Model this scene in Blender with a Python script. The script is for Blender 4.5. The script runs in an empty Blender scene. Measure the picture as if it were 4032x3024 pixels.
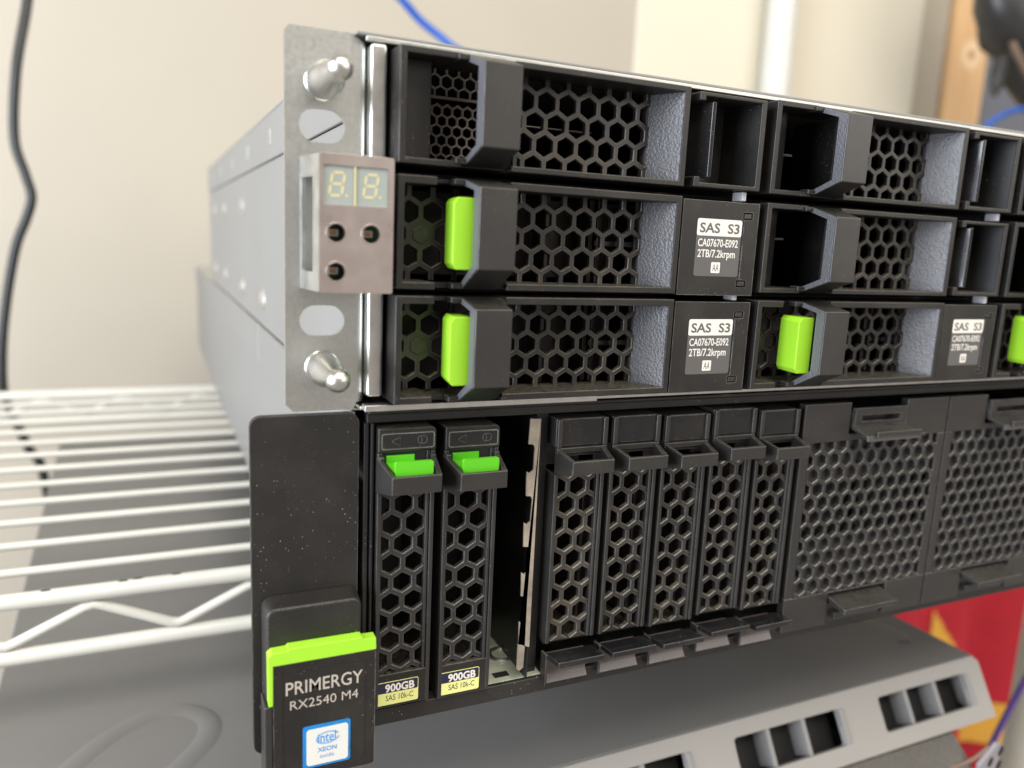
import bpy, math, random
from mathutils import Vector, Matrix
random.seed(7)
R = math.radians
MM = 0.001
scene = bpy.context.scene
col = scene.collection

# ------------------------------------------------------------------ camera
cam_d = bpy.data.cameras.new("camera")
cam = bpy.data.objects.new("camera", cam_d)
col.objects.link(cam)
scene.camera = cam
cam_d.sensor_fit = 'HORIZONTAL'
cam_d.sensor_width = 36.0
cam_d.lens = 36.0 * 3112.7 / 4032.0
cam_d.clip_start = 0.01
cam_d.clip_end = 50
PITCH, ROLL, YAW = 79.698, 2.634, -24.685
cam.matrix_world = (Matrix.Translation(Vector((-52.14, -180.96, -41.93)) * MM)
                    @ Matrix.Rotation(R(YAW), 4, 'Z') @ Matrix.Rotation(R(PITCH), 4, 'X')
                    @ Matrix.Rotation(R(ROLL), 4, 'Z'))
cam_d.dof.use_dof = True
cam_d.dof.focus_distance = 0.222
cam_d.dof.aperture_fstop = 9.0
cam_d.dof.aperture_blades = 0

# ------------------------------------------------------------------ light of the room and an added fill
world = bpy.data.worlds.new("World")
scene.world = world
world.use_nodes = True
bg = world.node_tree.nodes['Background']
bg.inputs[0].default_value = (0.95, 0.86, 0.79, 1)
bg.inputs[1].default_value = 0.52

def area(name, loc, target, sx, sy, power, colr):
    l = bpy.data.lights.new(name, 'AREA')
    l.shape = 'RECTANGLE'; l.size = sx; l.size_y = sy
    l.energy = power; l.color = colr
    o = bpy.data.objects.new(name, l); col.objects.link(o)
    o.location = loc
    d = Vector(target) - Vector(loc)
    o.rotation_euler = d.to_track_quat('-Z', 'Y').to_euler()
    return o
area("ceiling_lamp", (0.0, -0.95, 1.45), (0.1, 0.1, -0.05), 1.3, 0.9, 38, (1.0, 0.94, 0.84))
area("ceiling_lamp", (1.3, -0.3, 1.75), (1.0, 0.6, 0.2), 1.0, 0.8, 9, (1.0, 0.93, 0.80))
area("right_front_fill", (1.35, -1.15, 0.62), (0.25, 0.05, -0.12), 1.3, 1.0, 14, (1.0, 0.95, 0.88))  # added unseen fill, gives sheen to covers and lifts the case top
area("window_light", (-1.25, -0.20, 0.12), (0.02, 0.02, -0.05), 1.1, 1.0, 52, (0.84, 0.90, 1.0))
scene.view_settings.view_transform = 'Standard'
scene.view_settings.look = 'None'
scene.view_settings.exposure = 0.0
scene.view_settings.gamma = 1.0
scene.view_settings.use_curve_mapping = False

# ------------------------------------------------------------------ materials
class NT:
    def __init__(s, name):
        s.m = bpy.data.materials.new(name); s.m.use_nodes = True
        s.t = s.m.node_tree; s.n = s.t.nodes; s.b = s.n['Principled BSDF']
        s.pos = None
    def node(s, kind, **kw):
        n = s.n.new(kind)
        for k, v in kw.items(): setattr(n, k, v)
        return n
    def link(s, a, b): s.t.links.new(a, b)
    def P(s):
        if s.pos is None: s.pos = s.node('ShaderNodeNewGeometry').outputs['Position']
        return s.pos
    def noise(s, scale, detail=2, rough=0.5, vec=None):
        n = s.node('ShaderNodeTexNoise'); n.inputs['Scale'].default_value = scale
        n.inputs['Detail'].default_value = detail; n.inputs['Roughness'].default_value = rough
        s.link(vec if vec else s.P(), n.inputs['Vector']); return n.outputs['Fac']
    def ramp(s, fac, p0, p1, c0=(0, 0, 0, 1), c1=(1, 1, 1, 1)):
        r = s.node('ShaderNodeValToRGB'); e = r.color_ramp.elements
        e[0].position = p0; e[0].color = c0; e[1].position = p1; e[1].color = c1
        s.link(fac, r.inputs[0]); return r.outputs[0]
    def mix(s, fac, a, b):
        m = s.node('ShaderNodeMix', data_type='RGBA')
        for sock, v in ((m.inputs[0], fac), (m.inputs[6], a), (m.inputs[7], b)):
            if isinstance(v, (float, int)): sock.default_value = v
            elif isinstance(v, tuple): sock.default_value = v
            else: s.link(v, sock)
        return m.outputs[2]
    def math(s, op, a, b=None):
        m = s.node('ShaderNodeMath', operation=op)
        for sock, v in ((m.inputs[0], a), (m.inputs[1], b)):
            if v is None: continue
            if isinstance(v, (float, int)): sock.default_value = v
            else: s.link(v, sock)
        return m.outputs[0]
    def bump(s, h, strength, dist):
        b = s.node('ShaderNodeBump'); b.inputs['Strength'].default_value = strength
        b.inputs['Distance'].default_value = dist
        s.link(h, b.inputs['Height']); s.link(b.outputs[0], s.b.inputs['Normal'])
    def base(s, v):
        if isinstance(v, tuple): s.b.inputs['Base Color'].default_value = v
        else: s.link(v, s.b.inputs['Base Color'])
    def rough(s, v):
        if isinstance(v, (float, int)): s.b.inputs['Roughness'].default_value = v
        else: s.link(v, s.b.inputs['Roughness'])

def c4(r, g=None, b=None):
    return (r, r if g is None else g, r if b is None else b, 1)

def plastic(name, colr, rough, grain=0.0, grain_scale=2500, dust=0.0, settle=0.0, specks=0.0, spec=0.5, edge=0.0):
    """moulded plastic: fine moulded grain, dust film on ledges, loose specks"""
    t = NT(name)
    t.b.inputs['Specular IOR Level'].default_value = spec
    c = colr
    big = t.noise(60, 4, 0.6)
    if dust:
        f = t.math('MULTIPLY', t.ramp(big, 0.45, 0.75), dust)
        c = t.mix(f, c, c4(0.20, 0.17, 0.13))
    if settle:
        g = t.node('ShaderNodeNewGeometry')
        sx = t.node('ShaderNodeSeparateXYZ'); t.link(g.outputs['Normal'], sx.inputs[0])
        up = t.ramp(sx.outputs[2], 0.25, 0.85)
        n2 = t.ramp(t.noise(900, 5, 0.7), 0.38, 0.66)
        f = t.math('MULTIPLY', t.math('MULTIPLY', up, n2), settle)
        c = t.mix(f, c, c4(0.30, 0.27, 0.20))
    if specks:
        v = t.node('ShaderNodeTexVoronoi'); v.inputs['Scale'].default_value = 1500
        t.link(t.P(), v.inputs['Vector'])
        sep = t.node('ShaderNodeSeparateColor'); t.link(v.outputs['Color'], sep.inputs[0])
        thr = t.math('MULTIPLY', t.math('POWER', sep.outputs[0], 4.0), 0.20)
        hit = t.math('LESS_THAN', v.outputs['Distance'], thr)
        patch = t.ramp(t.noise(35, 3), 0.40, 0.62)
        hit = t.math('MULTIPLY', t.math('MULTIPLY', hit, patch), specks)
        c = t.mix(hit, c, c4(0.40, 0.385, 0.35))
    rg = t.math('ADD', t.math('MULTIPLY', big, 0.16), rough - 0.08)
    if edge:
        # corners rubbed smooth; their edge highlights are painted in as paler colour
        bv = t.node('ShaderNodeBevel', samples=4); bv.inputs['Radius'].default_value = 0.00034
        g2 = t.node('ShaderNodeNewGeometry')
        dt = t.node('ShaderNodeVectorMath', operation='DOT_PRODUCT')
        t.link(bv.outputs[0], dt.inputs[0]); t.link(g2.outputs['Normal'], dt.inputs[1])
        em = t.ramp(dt.outputs['Value'], 0.80, 0.985, (1, 1, 1, 1), (0, 0, 0, 1))
        em = t.math('MULTIPLY', em, t.ramp(t.noise(220, 3, 0.6), 0.30, 0.62))
        c = t.mix(t.math('MULTIPLY', em, edge), c, c4(0.34, 0.335, 0.33))
        rg = t.math('SUBTRACT', rg, t.math('MULTIPLY', em, 0.10))
    t.base(c)
    t.rough(rg)
    if grain:
        t.bump(t.noise(grain_scale, 2, 0.5), grain, 0.0004)
    return t.m

def metal(name, colr, rough, var=0.12, scale=90, grain=0.0, metallic=1.0, stretch=None):
    t = NT(name)
    t.b.inputs['Metallic'].default_value = metallic
    vec = None
    if stretch:
        mp = t.node('ShaderNodeMapping'); mp.inputs['Scale'].default_value = stretch
        t.link(t.P(), mp.inputs['Vector']); vec = mp.outputs[0]
    n = t.noise(scale, 5, 0.65, vec)
    lo = tuple(x * (1 - var) for x in colr[:3]) + (1,)
    hi = tuple(min(1, x * (1 + var)) for x in colr[:3]) + (1,)
    t.base(t.ramp(n, 0.3, 0.7, lo, hi))
    t.rough(t.math('ADD', t.math('MULTIPLY', n, 0.22), rough - 0.11))
    if grain: t.bump(t.noise(1800, 3, 0.6), grain, 0.0002)
    return t.m

def matte(name, colr, rough=0.6, var=0.05, scale=20, bump=0.0, bscale=300, spec=0.4):
    t = NT(name)
    t.b.inputs['Specular IOR Level'].default_value = spec
    n = t.noise(scale, 4, 0.6)
    lo = tuple(x * (1 - var) for x in colr[:3]) + (1,)
    hi = tuple(min(1, x * (1 + var)) for x in colr[:3]) + (1,)
    t.base(t.ramp(n, 0.3, 0.7, lo, hi)); t.rough(rough)
    if bump: t.bump(t.noise(bscale, 3, 0.6), bump, 0.0006)
    return t.m

M = {}
M['black'] = plastic('black_plastic', c4(0.011, 0.010, 0.009), 0.43, 0.10, 2600, dust=0.07, settle=0.25, specks=0.5, spec=0.45, edge=0.8)
M['grille'] = plastic('dusty_grille_plastic', c4(0.020, 0.018, 0.016), 0.34, 0.08, 2600, dust=0.24, settle=0.38, specks=0.3, edge=0.8)
M['black_in'] = plastic('inner_black_plastic', c4(0.007, 0.007, 0.007), 0.38, 0.06, 2000, dust=0.05, settle=0.35, specks=0.6)
M['grain'] = plastic('lit_coarse_plastic', c4(0.078, 0.079, 0.087), 0.46, 0.6, 1450, settle=0.15, spec=1.0)  # coarse black plastic, base colour raised to paint in the left window light
M['handle'] = plastic('handle_plastic', c4(0.018, 0.017, 0.016), 0.36, 0.14, 3000, dust=0.04, settle=0.10, specks=0.35, spec=0.6, edge=0.8)
M['gloss'] = plastic('glossy_black_plastic', c4(0.010, 0.010, 0.011), 0.14, 0, dust=0.05, specks=0.8, edge=0.8)
M['powder'] = plastic('black_powder_coat', c4(0.011, 0.010, 0.009), 0.48, 0.20, 1900, dust=0.05, specks=1.0, edge=0.35)
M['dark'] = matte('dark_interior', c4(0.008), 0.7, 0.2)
M['dark_metal'] = metal('dark_drive_metal', c4(0.06, 0.058, 0.055), 0.45)
M['lime'] = plastic('lime_green_plastic', c4(0.30, 0.61, 0.03), 0.36, 0.05, 2600, spec=0.4)
M['green'] = plastic('leaf_green_plastic', c4(0.095, 0.47, 0.015), 0.34, 0.05, 2600, spec=0.4)
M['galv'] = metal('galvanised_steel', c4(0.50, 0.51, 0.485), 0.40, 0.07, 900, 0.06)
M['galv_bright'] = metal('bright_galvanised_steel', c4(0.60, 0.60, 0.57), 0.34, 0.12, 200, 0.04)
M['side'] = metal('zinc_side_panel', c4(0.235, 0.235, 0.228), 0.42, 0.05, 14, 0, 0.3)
M['pink_steel'] = metal('pink_reflection_steel', c4(0.64, 0.565, 0.535), 0.30, 0.04, 120, 0.03)  # steel with a pinkish reflection put into its base colour
M['divider'] = metal('warm_zinc_sheet', c4(0.38, 0.33, 0.27), 0.42, 0.3, 160, 0.05, 0.5)
M['floor'] = metal('bay_floor_zinc', c4(0.42, 0.45, 0.36), 0.4, 0.25, 150, 0.05, 0.25)
M['tab'] = plastic('reflection_tinted_plastic', c4(0.095, 0.075, 0.07), 0.26, 0.05, 1500, specks=0.4)  # glossy black legs, pinkish reflection painted into the base colour
M['chrome'] = metal('polished_steel', c4(0.60, 0.60, 0.57), 0.30, 0.08, 160)
M['plate'] = metal('perforated_plate_steel', c4(0.82, 0.72, 0.64), 0.5, 0.1, 90, 0, 0.1)
M['lcd'] = matte('display_face', c4(0.28, 0.315, 0.295), 0.28, 0.03, 40)
M['segment'] = matte('display_segment', c4(0.50, 0.455, 0.26), 0.35)
M['led'] = matte('indicator_chip', c4(0.55, 0.26, 0.07), 0.35)
M['pcb'] = matte('dark_green_board', c4(0.015, 0.035, 0.025), 0.4)
M['label_white'] = matte('label_white', c4(0.68, 0.66, 0.61), 0.45, 0.02)
M['label_grey'] = matte('label_grey', c4(0.095, 0.092, 0.090), 0.42, 0.03)
M['ink_grey'] = matte('grey_ink', c4(0.10, 0.095, 0.095), 0.5)
M['ink_silver'] = metal('silver_ink', c4(0.62, 0.57, 0.50), 0.38, 0.05, 300, 0, 0.5)
M['navy'] = matte('label_navy', c4(0.018, 0.018, 0.045), 0.35)
M['paleyellow'] = matte('label_pale_yellow', c4(0.68, 0.70, 0.26), 0.4)
M['ink_black'] = matte('black_ink', c4(0.02, 0.02, 0.025), 0.5)
M['blue_foil'] = metal('blue_foil', c4(0.02, 0.24, 0.62), 0.3, 0.25, 180, 0, 0.35)
M['ink_blue'] = matte('blue_ink', c4(0.08, 0.26, 0.55), 0.4)
M['sticker_white'] = matte('sticker_white', c4(0.60, 0.60, 0.56), 0.3, 0.02)
M['wire'] = matte('white_epoxy_coat', c4(0.58, 0.57, 0.51), 0.32, 0.03, 30, 0.05)
M['box_top'] = matte('grey_case_sheet', c4(0.15, 0.147, 0.142), 0.30, 0.05, 12, 0.05, 600)
M['box_bezel'] = matte('silver_grey_bezel', c4(0.25, 0.24, 0.225), 0.40, 0.03, 15, 0.04, 900)
M['box_vent'] = matte('vent_lip_plastic', c4(0.20, 0.195, 0.19), 0.3, 0.04)
M['box_dark'] = plastic('dark_case_front', c4(0.028, 0.025, 0.022), 0.4, 0.1, 1200, settle=0.2, specks=0.5)
M['box_white'] = matte('pale_perforated_panel', c4(0.24, 0.225, 0.24), 0.45)
M['wall'] = matte('painted_wall', c4(0.405, 0.372, 0.308), 0.75, 0.03, 3, 0.12, 160)
M['lit_wall'] = matte('lit_cream_wall', c4(0.63, 0.59, 0.48), 0.7, 0.02, 3, 0.08, 160)  # same wall, lighter: the lamp gradient is put into the colour
M['pipe'] = matte('white_pipe', c4(0.60, 0.60, 0.56), 0.35)
M['cable_black'] = matte('black_cable_sheath', c4(0.022, 0.024, 0.024), 0.35, 0.1)
M['cable_blue'] = matte('blue_cable_sheath', c4(0.006, 0.075, 0.36), 0.35, 0.05)
M['cable_purple'] = matte('purple_cable_sheath', c4(0.10, 0.06, 0.28), 0.35, 0.05)
M['red'] = matte('red_cloth', c4(0.40, 0.011, 0.024), 0.75, 0.10, 25, 0.15, 700)
M['gold'] = matte('yellow_cloth', c4(0.66, 0.36, 0.05), 0.75, 0.10, 25, 0.15, 700)
M['bag'] = matte('black_vinyl', c4(0.028, 0.028, 0.028), 0.36, 0.2, 20, 0.2, 80)
M['strap'] = matte('brown_strap', c4(0.16, 0.11, 0.08), 0.6)
M['greyblue'] = matte('grey_blue_panel', c4(0.16, 0.17, 0.20), 0.55)
M['peg'] = matte('grey_peg', c4(0.42, 0.42, 0.44), 0.4)

t = NT('pine_wood')
mp = t.node('ShaderNodeMapping'); mp.inputs['Scale'].default_value = (60, 60, 4)
t.link(t.P(), mp.inputs['Vector'])
w = t.noise(1.0, 5, 0.6, mp.outputs[0])
kd = t.node('ShaderNodeVectorMath', operation='DISTANCE'); t.link(t.P(), kd.inputs[0]); kd.inputs[1].default_value = (1.449, 0.970, 0.362)
wc = t.ramp(w, 0.3, 0.75, c4(0.62, 0.38, 0.18), c4(0.80, 0.54, 0.29))
wc = t.mix(t.ramp(kd.outputs['Value'], 0.016, 0.034, (1, 1, 1, 1), (0, 0, 0, 1)), wc, c4(0.86, 0.66, 0.42))
wc = t.mix(t.ramp(kd.outputs['Value'], 0.006, 0.013, (1, 1, 1, 1), (0, 0, 0, 1)), wc, c4(0.42, 0.20, 0.08))
t.base(wc); t.rough(0.55)
M['wood'] = t.m

t = NT('clear_lens')
t.base(c4(0.9)); t.rough(0.08)
t.b.inputs['Transmission Weight'].default_value = 1.0
M['clear'] = t.m

# ------------------------------------------------------------------ mesh helpers (millimetres)
class MB:
    def __init__(s): s.v = []; s.f = []
    def add(s, vs, fs):
        o = len(s.v); s.v += [tuple(p) for p in vs]; s.f += [tuple(i + o for i in f) for f in fs]; return s
    def box(s, x0, x1, y0, y1, z0, z1):
        v = [(x, y, z) for z in (z0, z1) for y in (y0, y1) for x in (x0, x1)]
        return s.add(v, [(0, 2, 3, 1), (4, 5, 7, 6), (0, 1, 5, 4), (1, 3, 7, 5), (3, 2, 6, 7), (2, 0, 4, 6)])
    def prism(s, poly, axis, a0, a1, poly1=None):
        """extrude a 2-D polygon: axis x -> (y,z), y -> (x,z), z -> (x,y)"""
        def P(p, a):
            return {'x': (a, p[0], p[1]), 'y': (p[0], a, p[1]), 'z': (p[0], p[1], a)}[axis]
        q = poly1 or poly
        n = len(poly); v = [P(p, a0) for p in poly] + [P(p, a1) for p in q]
        area_ = sum(poly[i][0] * poly[(i + 1) % n][1] - poly[(i + 1) % n][0] * poly[i][1] for i in range(n))
        f = [tuple(range(n)), tuple(range(2 * n - 1, n - 1, -1))] + [(i, i + n, (i + 1) % n + n, (i + 1) % n) for i in range(n)]
        flip = (area_ > 0) == (axis in 'xz')
        if a1 < a0: flip = not flip
        if flip: f = [tuple(reversed(x)) for x in f]
        return s.add(v, f)
    def tube(s, pts, r, n=10, caps=True):
        pts = [Vector(p) for p in pts]; o = len(s.v); up = None
        for i, p in enumerate(pts):
            d = (pts[min(i + 1, len(pts) - 1)] - pts[max(i - 1, 0)]).normalized()
            if up is None:
                up = Vector((0, 0, 1)) if abs(d.z) < 0.9 else Vector((1, 0, 0))
            a = d.cross(up).normalized(); b = a.cross(d).normalized(); up = b
            rr = r[i] if isinstance(r, (list, tuple)) else r
            for k in range(n):
                t = 2 * math.pi * k / n
                q = p + (a * math.cos(t) + b * math.sin(t)) * rr
                s.v.append(tuple(q))
        for i in range(len(pts) - 1):
            for k in range(n):
                s.f.append((o + i * n + k, o + i * n + (k + 1) % n, o + (i + 1) * n + (k + 1) % n, o + (i + 1) * n + k))
        if caps:
            s.f.append(tuple(o + k for k in range(n - 1, -1, -1)))
            s.f.append(tuple(o + (len(pts) - 1) * n + k for k in range(n)))
        return s
    def lathe_y(s, cx, cz, prof, n=32):
        """prof: list of (y, r)"""
        o = len(s.v)
        for y, r in prof:
            for k in range(n):
                t = 2 * math.pi * k / n
                s.v.append((cx + r * math.cos(t), y, cz + r * math.sin(t)))
        for i in range(len(prof) - 1):
            for k in range(n):
                s.f.append((o + i * n + k, o + (i + 1) * n + k, o + (i + 1) * n + (k + 1) % n, o + i * n + (k + 1) % n))
        s.f.append(tuple(o + (len(prof) - 1) * n + k for k in range(n)))
        return s
    def build(s, name, mat, parent=None, bevel=0.0, smooth=False, seg=2, angle=35):
        me = bpy.data.meshes.new(name)
        me.from_pydata([(x * MM, y * MM, z * MM) for x, y, z in s.v], [], s.f)
        me.update()
        return finish(me, name, mat, parent, bevel, smooth, seg, angle)

def finish(me, name, mat, parent, bevel=0.0, smooth=False, seg=2, angle=35):
    me.materials.clear(); me.materials.append(M[mat])
    if smooth or bevel:
        me.shade_smooth(); me.set_sharp_from_angle(angle=R(40 if smooth else 25))
    else:
        me.shade_flat()
    o = bpy.data.objects.new(name, me); col.objects.link(o)
    if parent is not None:
        o.parent = parent
        if parent.name in WORLD: o.matrix_parent_inverse = Matrix.Translation(-parent.location)
    if bevel:
        b = o.modifiers.new('bevel', 'BEVEL'); b.width = bevel * MM; b.segments = seg
        b.limit_method = 'ANGLE'; b.angle_limit = R(angle); b.harden_normals = True
    return o

def tag(o, label=None, cat=None, group=None, kind=None):
    if label: o['label'] = label
    if cat: o['category'] = cat
    if group: o['group'] = group
    if kind: o['kind'] = kind
    return o

WORLD = set()      # things whose parts are drawn in world millimetres
def thing(name, loc, label, cat, group=None, world=False):
    o = bpy.data.objects.new(name, None); col.objects.link(o)
    o.location = Vector(loc) * MM
    o.empty_display_size = 0.01
    if world: WORLD.add(o.name)
    return tag(o, label, cat, group)

def copy_tree(src, loc=None, label=None, group=None, parent=None):
    o = src.copy(); col.objects.link(o)
    if parent is not None: o.parent = parent
    if loc is not None: o.location = Vector(loc) * MM
    if label: o['label'] = label
    if group: o['group'] = group
    for ch in list(src.children): copy_tree(ch, parent=o)
    return o

def rrect(x0, x1, z0, z1, r, n=4):
    pts = []
    for cx, cz, a in ((x1 - r, z1 - r, 0), (x0 + r, z1 - r, 90), (x0 + r, z0 + r, 180), (x1 - r, z0 + r, 270)):
        for k in range(n + 1):
            t = R(a + 90 * k / n); pts.append((cx + r * math.cos(t), cz + r * math.sin(t)))
    return pts

def circle(cx, cz, r, n=28):
    return [(cx + r * math.cos(2 * math.pi * k / n), cz + r * math.sin(2 * math.pi * k / n)) for k in range(n)]

def plate_mesh(name, loops, y0, y1):
    """sheet in the XZ plane with holes, from y0 (front) to y1"""
    cu = bpy.data.curves.new(name, 'CURVE'); cu.dimensions = '2D'; cu.fill_mode = 'BOTH'
    cu.extrude = (y1 - y0) / 2
    for lp in loops:
        sp = cu.splines.new('POLY'); sp.points.add(len(lp) - 1); sp.use_cyclic_u = True
        for p, q in zip(sp.points, lp): p.co = (q[0], q[1], 0, 1)
    ob = bpy.data.objects.new(name, cu); col.objects.link(ob)
    dg = bpy.context.evaluated_depsgraph_get()
    me = bpy.data.meshes.new_from_object(ob.evaluated_get(dg))
    bpy.data.objects.remove(ob); bpy.data.curves.remove(cu)
    ym = (y0 + y1) / 2
    for v in me.vertices:
        x, z, h = v.co
        v.co = (x * MM, (ym - h) * MM, z * MM)
    me.name = name
    return me

def plate(name, loops, y0, y1, mat, parent, bevel=0.0):
    return finish(plate_mesh(name, loops, y0, y1), name, mat, parent, bevel)

def lettering(text, x0, x1, z0, z1, y, mat, parent, bold=0.0, name='lettering', thick=0.03, fit_h=True):
    cu = bpy.data.curves.new('txt', 'FONT'); cu.body = text; cu.size = 1.0
    cu.offset = bold; cu.resolution_u = 3; cu.fill_mode = 'BOTH'; cu.extrude = 0.01
    ob = bpy.data.objects.new('txt', cu); col.objects.link(ob)
    dg = bpy.context.evaluated_depsgraph_get()
    me = bpy.data.meshes.new_from_object(ob.evaluated_get(dg))
    bpy.data.objects.remove(ob); bpy.data.curves.remove(cu)
    xs = [v.co.x for v in me.vertices]; ys = [v.co.y for v in me.vertices]
    ax, bx, ay, by = min(xs), max(xs), min(ys), max(ys)
    for v in me.vertices:
        u = (v.co.x - ax) / (bx - ax); w_ = (v.co.y - ay) / (by - ay); h = v.co.z / 0.01
        v.co = ((x0 + u * (x1 - x0)) * MM, (y - h * thick / 2) * MM, (z0 + w_ * (z1 - z0)) * MM)
    return finish(me, name, mat, parent)

# --- honeycomb ---------------------------------------------------------
def clip(poly, x0, x1, z0, z1):
    def cut(ps, inside, inter):
        out = []
        for i, b in enumerate(ps):
            a = ps[i - 1]
            if inside(b):
                if not inside(a): out.append(inter(a, b))
                out.append(b)
            elif inside(a): out.append(inter(a, b))
        return out
    def ix(c): return lambda a, b: (c, a[1] + (b[1] - a[1]) * (c - a[0]) / (b[0] - a[0]))
    def iz(c): return lambda a, b: (a[0] + (b[0] - a[0]) * (c - a[1]) / (b[1] - a[1]), c)
    ps = cut(poly, lambda p: p[0] >= x0, ix(x0))
    if ps: ps = cut(ps, lambda p: p[0] <= x1, ix(x1))
    if ps: ps = cut(ps, lambda p: p[1] >= z0, iz(z0))
    if ps: ps = cut(ps, lambda p: p[1] <= z1, iz(z1))
    return ps

def honeycomb(mb, rect, p, strut, cx, cz, y, depth, cham=0.28, skip=(), raised=None):
    """pointy-top hexagonal perforation with chamfered edges, clipped to rect; returns cell centres"""
    x0, x1, z0, z1 = rect
    rp = p * math.sqrt(3) / 2
    Ro = p / math.sqrt(3); Rb = (p - strut + 2 * cham) / math.sqrt(3); Rn = (p - strut) / math.sqrt(3)
    hx = lambda c, r: [(c[0] + r * math.sin(R(60 * k)), c[1] + r * math.cos(R(60 * k))) for k in range(6)]
    centres = []
    j0 = int(math.floor((z0 - cz) / rp)) - 1; j1 = int(math.ceil((z1 - cz) / rp)) + 1
    for j in range(j0, j1 + 1):
        off = p / 2 if j % 2 else 0
        i0 = int(math.floor((x0 - cx) / p)) - 2; i1 = int(math.ceil((x1 - cx) / p)) + 2
        for i in range(i0, i1 + 1):
            c = (cx + i * p + off, cz + j * rp)
            if c[0] < x0 - p or c[0] > x1 + p or c[1] < z0 - p or c[1] > z1 + p: continue
            O, B, N = hx(c, Ro), hx(c, Rb), hx(c, Rn)
            if x0 < c[0] < x1 and z0 < c[1] < z1: centres.append(c)
            if (i, j) in skip:
                q = clip(O, x0, x1, z0, z1)
                if len(q) > 2: mb.add([(a, y, b) for a, b in q], [tuple(range(len(q)))])
                continue
            for k in range(6):
                l = (k + 1) % 6
                q = clip([O[k], O[l], B[l], B[k]], x0, x1, z0, z1)
                if len(q) > 2: mb.add([(a, y, b) for a, b in q], [tuple(range(len(q)))])
                mid = ((B[k][0] + B[l][0]) / 2 - c[0], (B[k][1] + B[l][1]) / 2 - c[1])
                L = math.hypot(*mid); nx, nz = mid[0] / L, mid[1] / L
                q = clip([B[k], B[l], N[l], N[k]], x0, x1, z0, z1)
                if len(q) > 2:
                    vs = []
                    for a, b in q:
                        d = L - ((a - c[0]) * nx + (b - c[1]) * nz)
                        vs.append((a, y + min(max(d, 0), cham), b))
                    mb.add(vs, [tuple(range(len(q)))])
                e0, e1 = N[k], N[l]
                q = clip([e0, e1, e1], x0, x1, z0, z1)
                if len(q) >= 2:
                    pts = sorted(set((round(a, 4), round(b, 4)) for a, b in q), key=lambda g: (g[0] - e0[0]) ** 2 + (g[1] - e0[1]) ** 2)
                    if len(pts) >= 2:
                        a, b = pts[0], pts[-1]
                        mb.add([(a[0], y + cham, a[1]), (b[0], y + cham, b[1]), (b[0], y + depth, b[1]), (a[0], y + depth, a[1])], [(0, 1, 2, 3)])
    return centres

def spline(pts, n=10):
    """Catmull-Rom through the points"""
    P = [Vector(p) for p in pts]; P = [2 * P[0] - P[1]] + P + [2 * P[-1] - P[-2]]
    out = []
    for i in range(1, len(P) - 2):
        a, b, c, d = P[i - 1:i + 3]
        for k in range(n):
            t = k / n
            out.append(0.5 * ((2 * b) + (c - a) * t + (2 * a - 5 * b + 4 * c - d) * t * t + (3 * b - a - 3 * c + d) * t ** 3))
    out.append(P[-2]); return out

# ================================================================== SETTING
wl = MB()
wl.box(-1400, 620, 900, 960, -900, 900)
tag(wl.build('wall', 'wall'), kind='structure')
wl = MB()
wl.box(620.5, 1212, 893, 960, -900, 900)
tag(wl.build('wall_pier', 'lit_wall', bevel=3), kind='structure')
wl = MB(); wl.box(1213, 2600, 985, 1040, -900, 900)
tag(wl.build('wall_recess', 'wall'), kind='structure')

pb = MB(); pb.tube([(868, 866, -900), (868, 866, 900)], 24, 28)
tag(pb.build('wall_pipe', 'pipe', smooth=True), 'white vertical pipe standing against the cream wall', 'pipe')
pb = MB(); pb.box(1391, 1498, 970, 984, -900, 900)
tag(pb.build('timber_post', 'wood', bevel=3), 'upright pine timber post with a knot beside the cream wall', 'timber post')
pb = MB(); pb.box(1500, 2200, 972, 984, -900, 900)
tag(pb.build('grey_board', 'greyblue', bevel=2), 'grey blue board standing behind the black bag', 'board')

# ================================================================== UPPER UNIT: drive shelf
shelf = thing('disk_shelf', (-7, 10, -85.3), 'two unit storage shelf with galvanised ear, stacked on the black server', 'disk shelf', world=True)
XR = 440.0
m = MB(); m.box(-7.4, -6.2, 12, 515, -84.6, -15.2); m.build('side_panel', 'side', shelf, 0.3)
m = MB(); m.box(-8.1, -6.9, 14, 517, -15.0, 2.4)
sp = m.build('cover_side', 'side', shelf, 0.4)
for k in range(5):
    q = MB(); q.box(-8.35, -8.05, 150 + 78 * k, 156 + 78 * k, -9.5, -3.5); q.build('cover_slot', 'galv', sp, 0.1)
m = MB(); m.box(-8.0, XR, 8.2, 517, 2.5, 3.3); m.build('top_cover', 'side', shelf, 0.25)
m = MB(); m.box(-5.8, XR, 7.6, 8.8, 1.25, 2.42); m.build('cover_lip', 'galv', shelf, 0.25)
m = MB(); m.box(-6.0, XR, 9, 515, -85.2, -84.2); m.box(-5.6, 60, 5.6, 9, -85.0, -83.4); m.build('bottom_plate', 'galv_bright', shelf, 0.2)
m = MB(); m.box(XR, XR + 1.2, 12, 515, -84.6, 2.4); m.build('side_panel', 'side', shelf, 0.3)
m = MB(); m.box(-6.1, XR - .1, 514, 515.5, -84.1, 2.4); m.build('rear_panel', 'dark', shelf)
m = MB(); m.box(328, XR - .2, 11, 12, -84, 2.3); m.build('blank_front', 'black', shelf)
for i in range(2):
    m = MB(); m.box(109 * (i + 1) - 1.9, 109 * (i + 1) - 0.9, 9, 200, -84, 2.3); m.build('bay_divider', 'dark', shelf)
for yrow in (-27.0, -55.2):
    m = MB(); m.box(-0.6, 327, 12, 200, yrow - 0.5, yrow + 0.3); m.build('bay_rail', 'dark', shelf)
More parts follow.
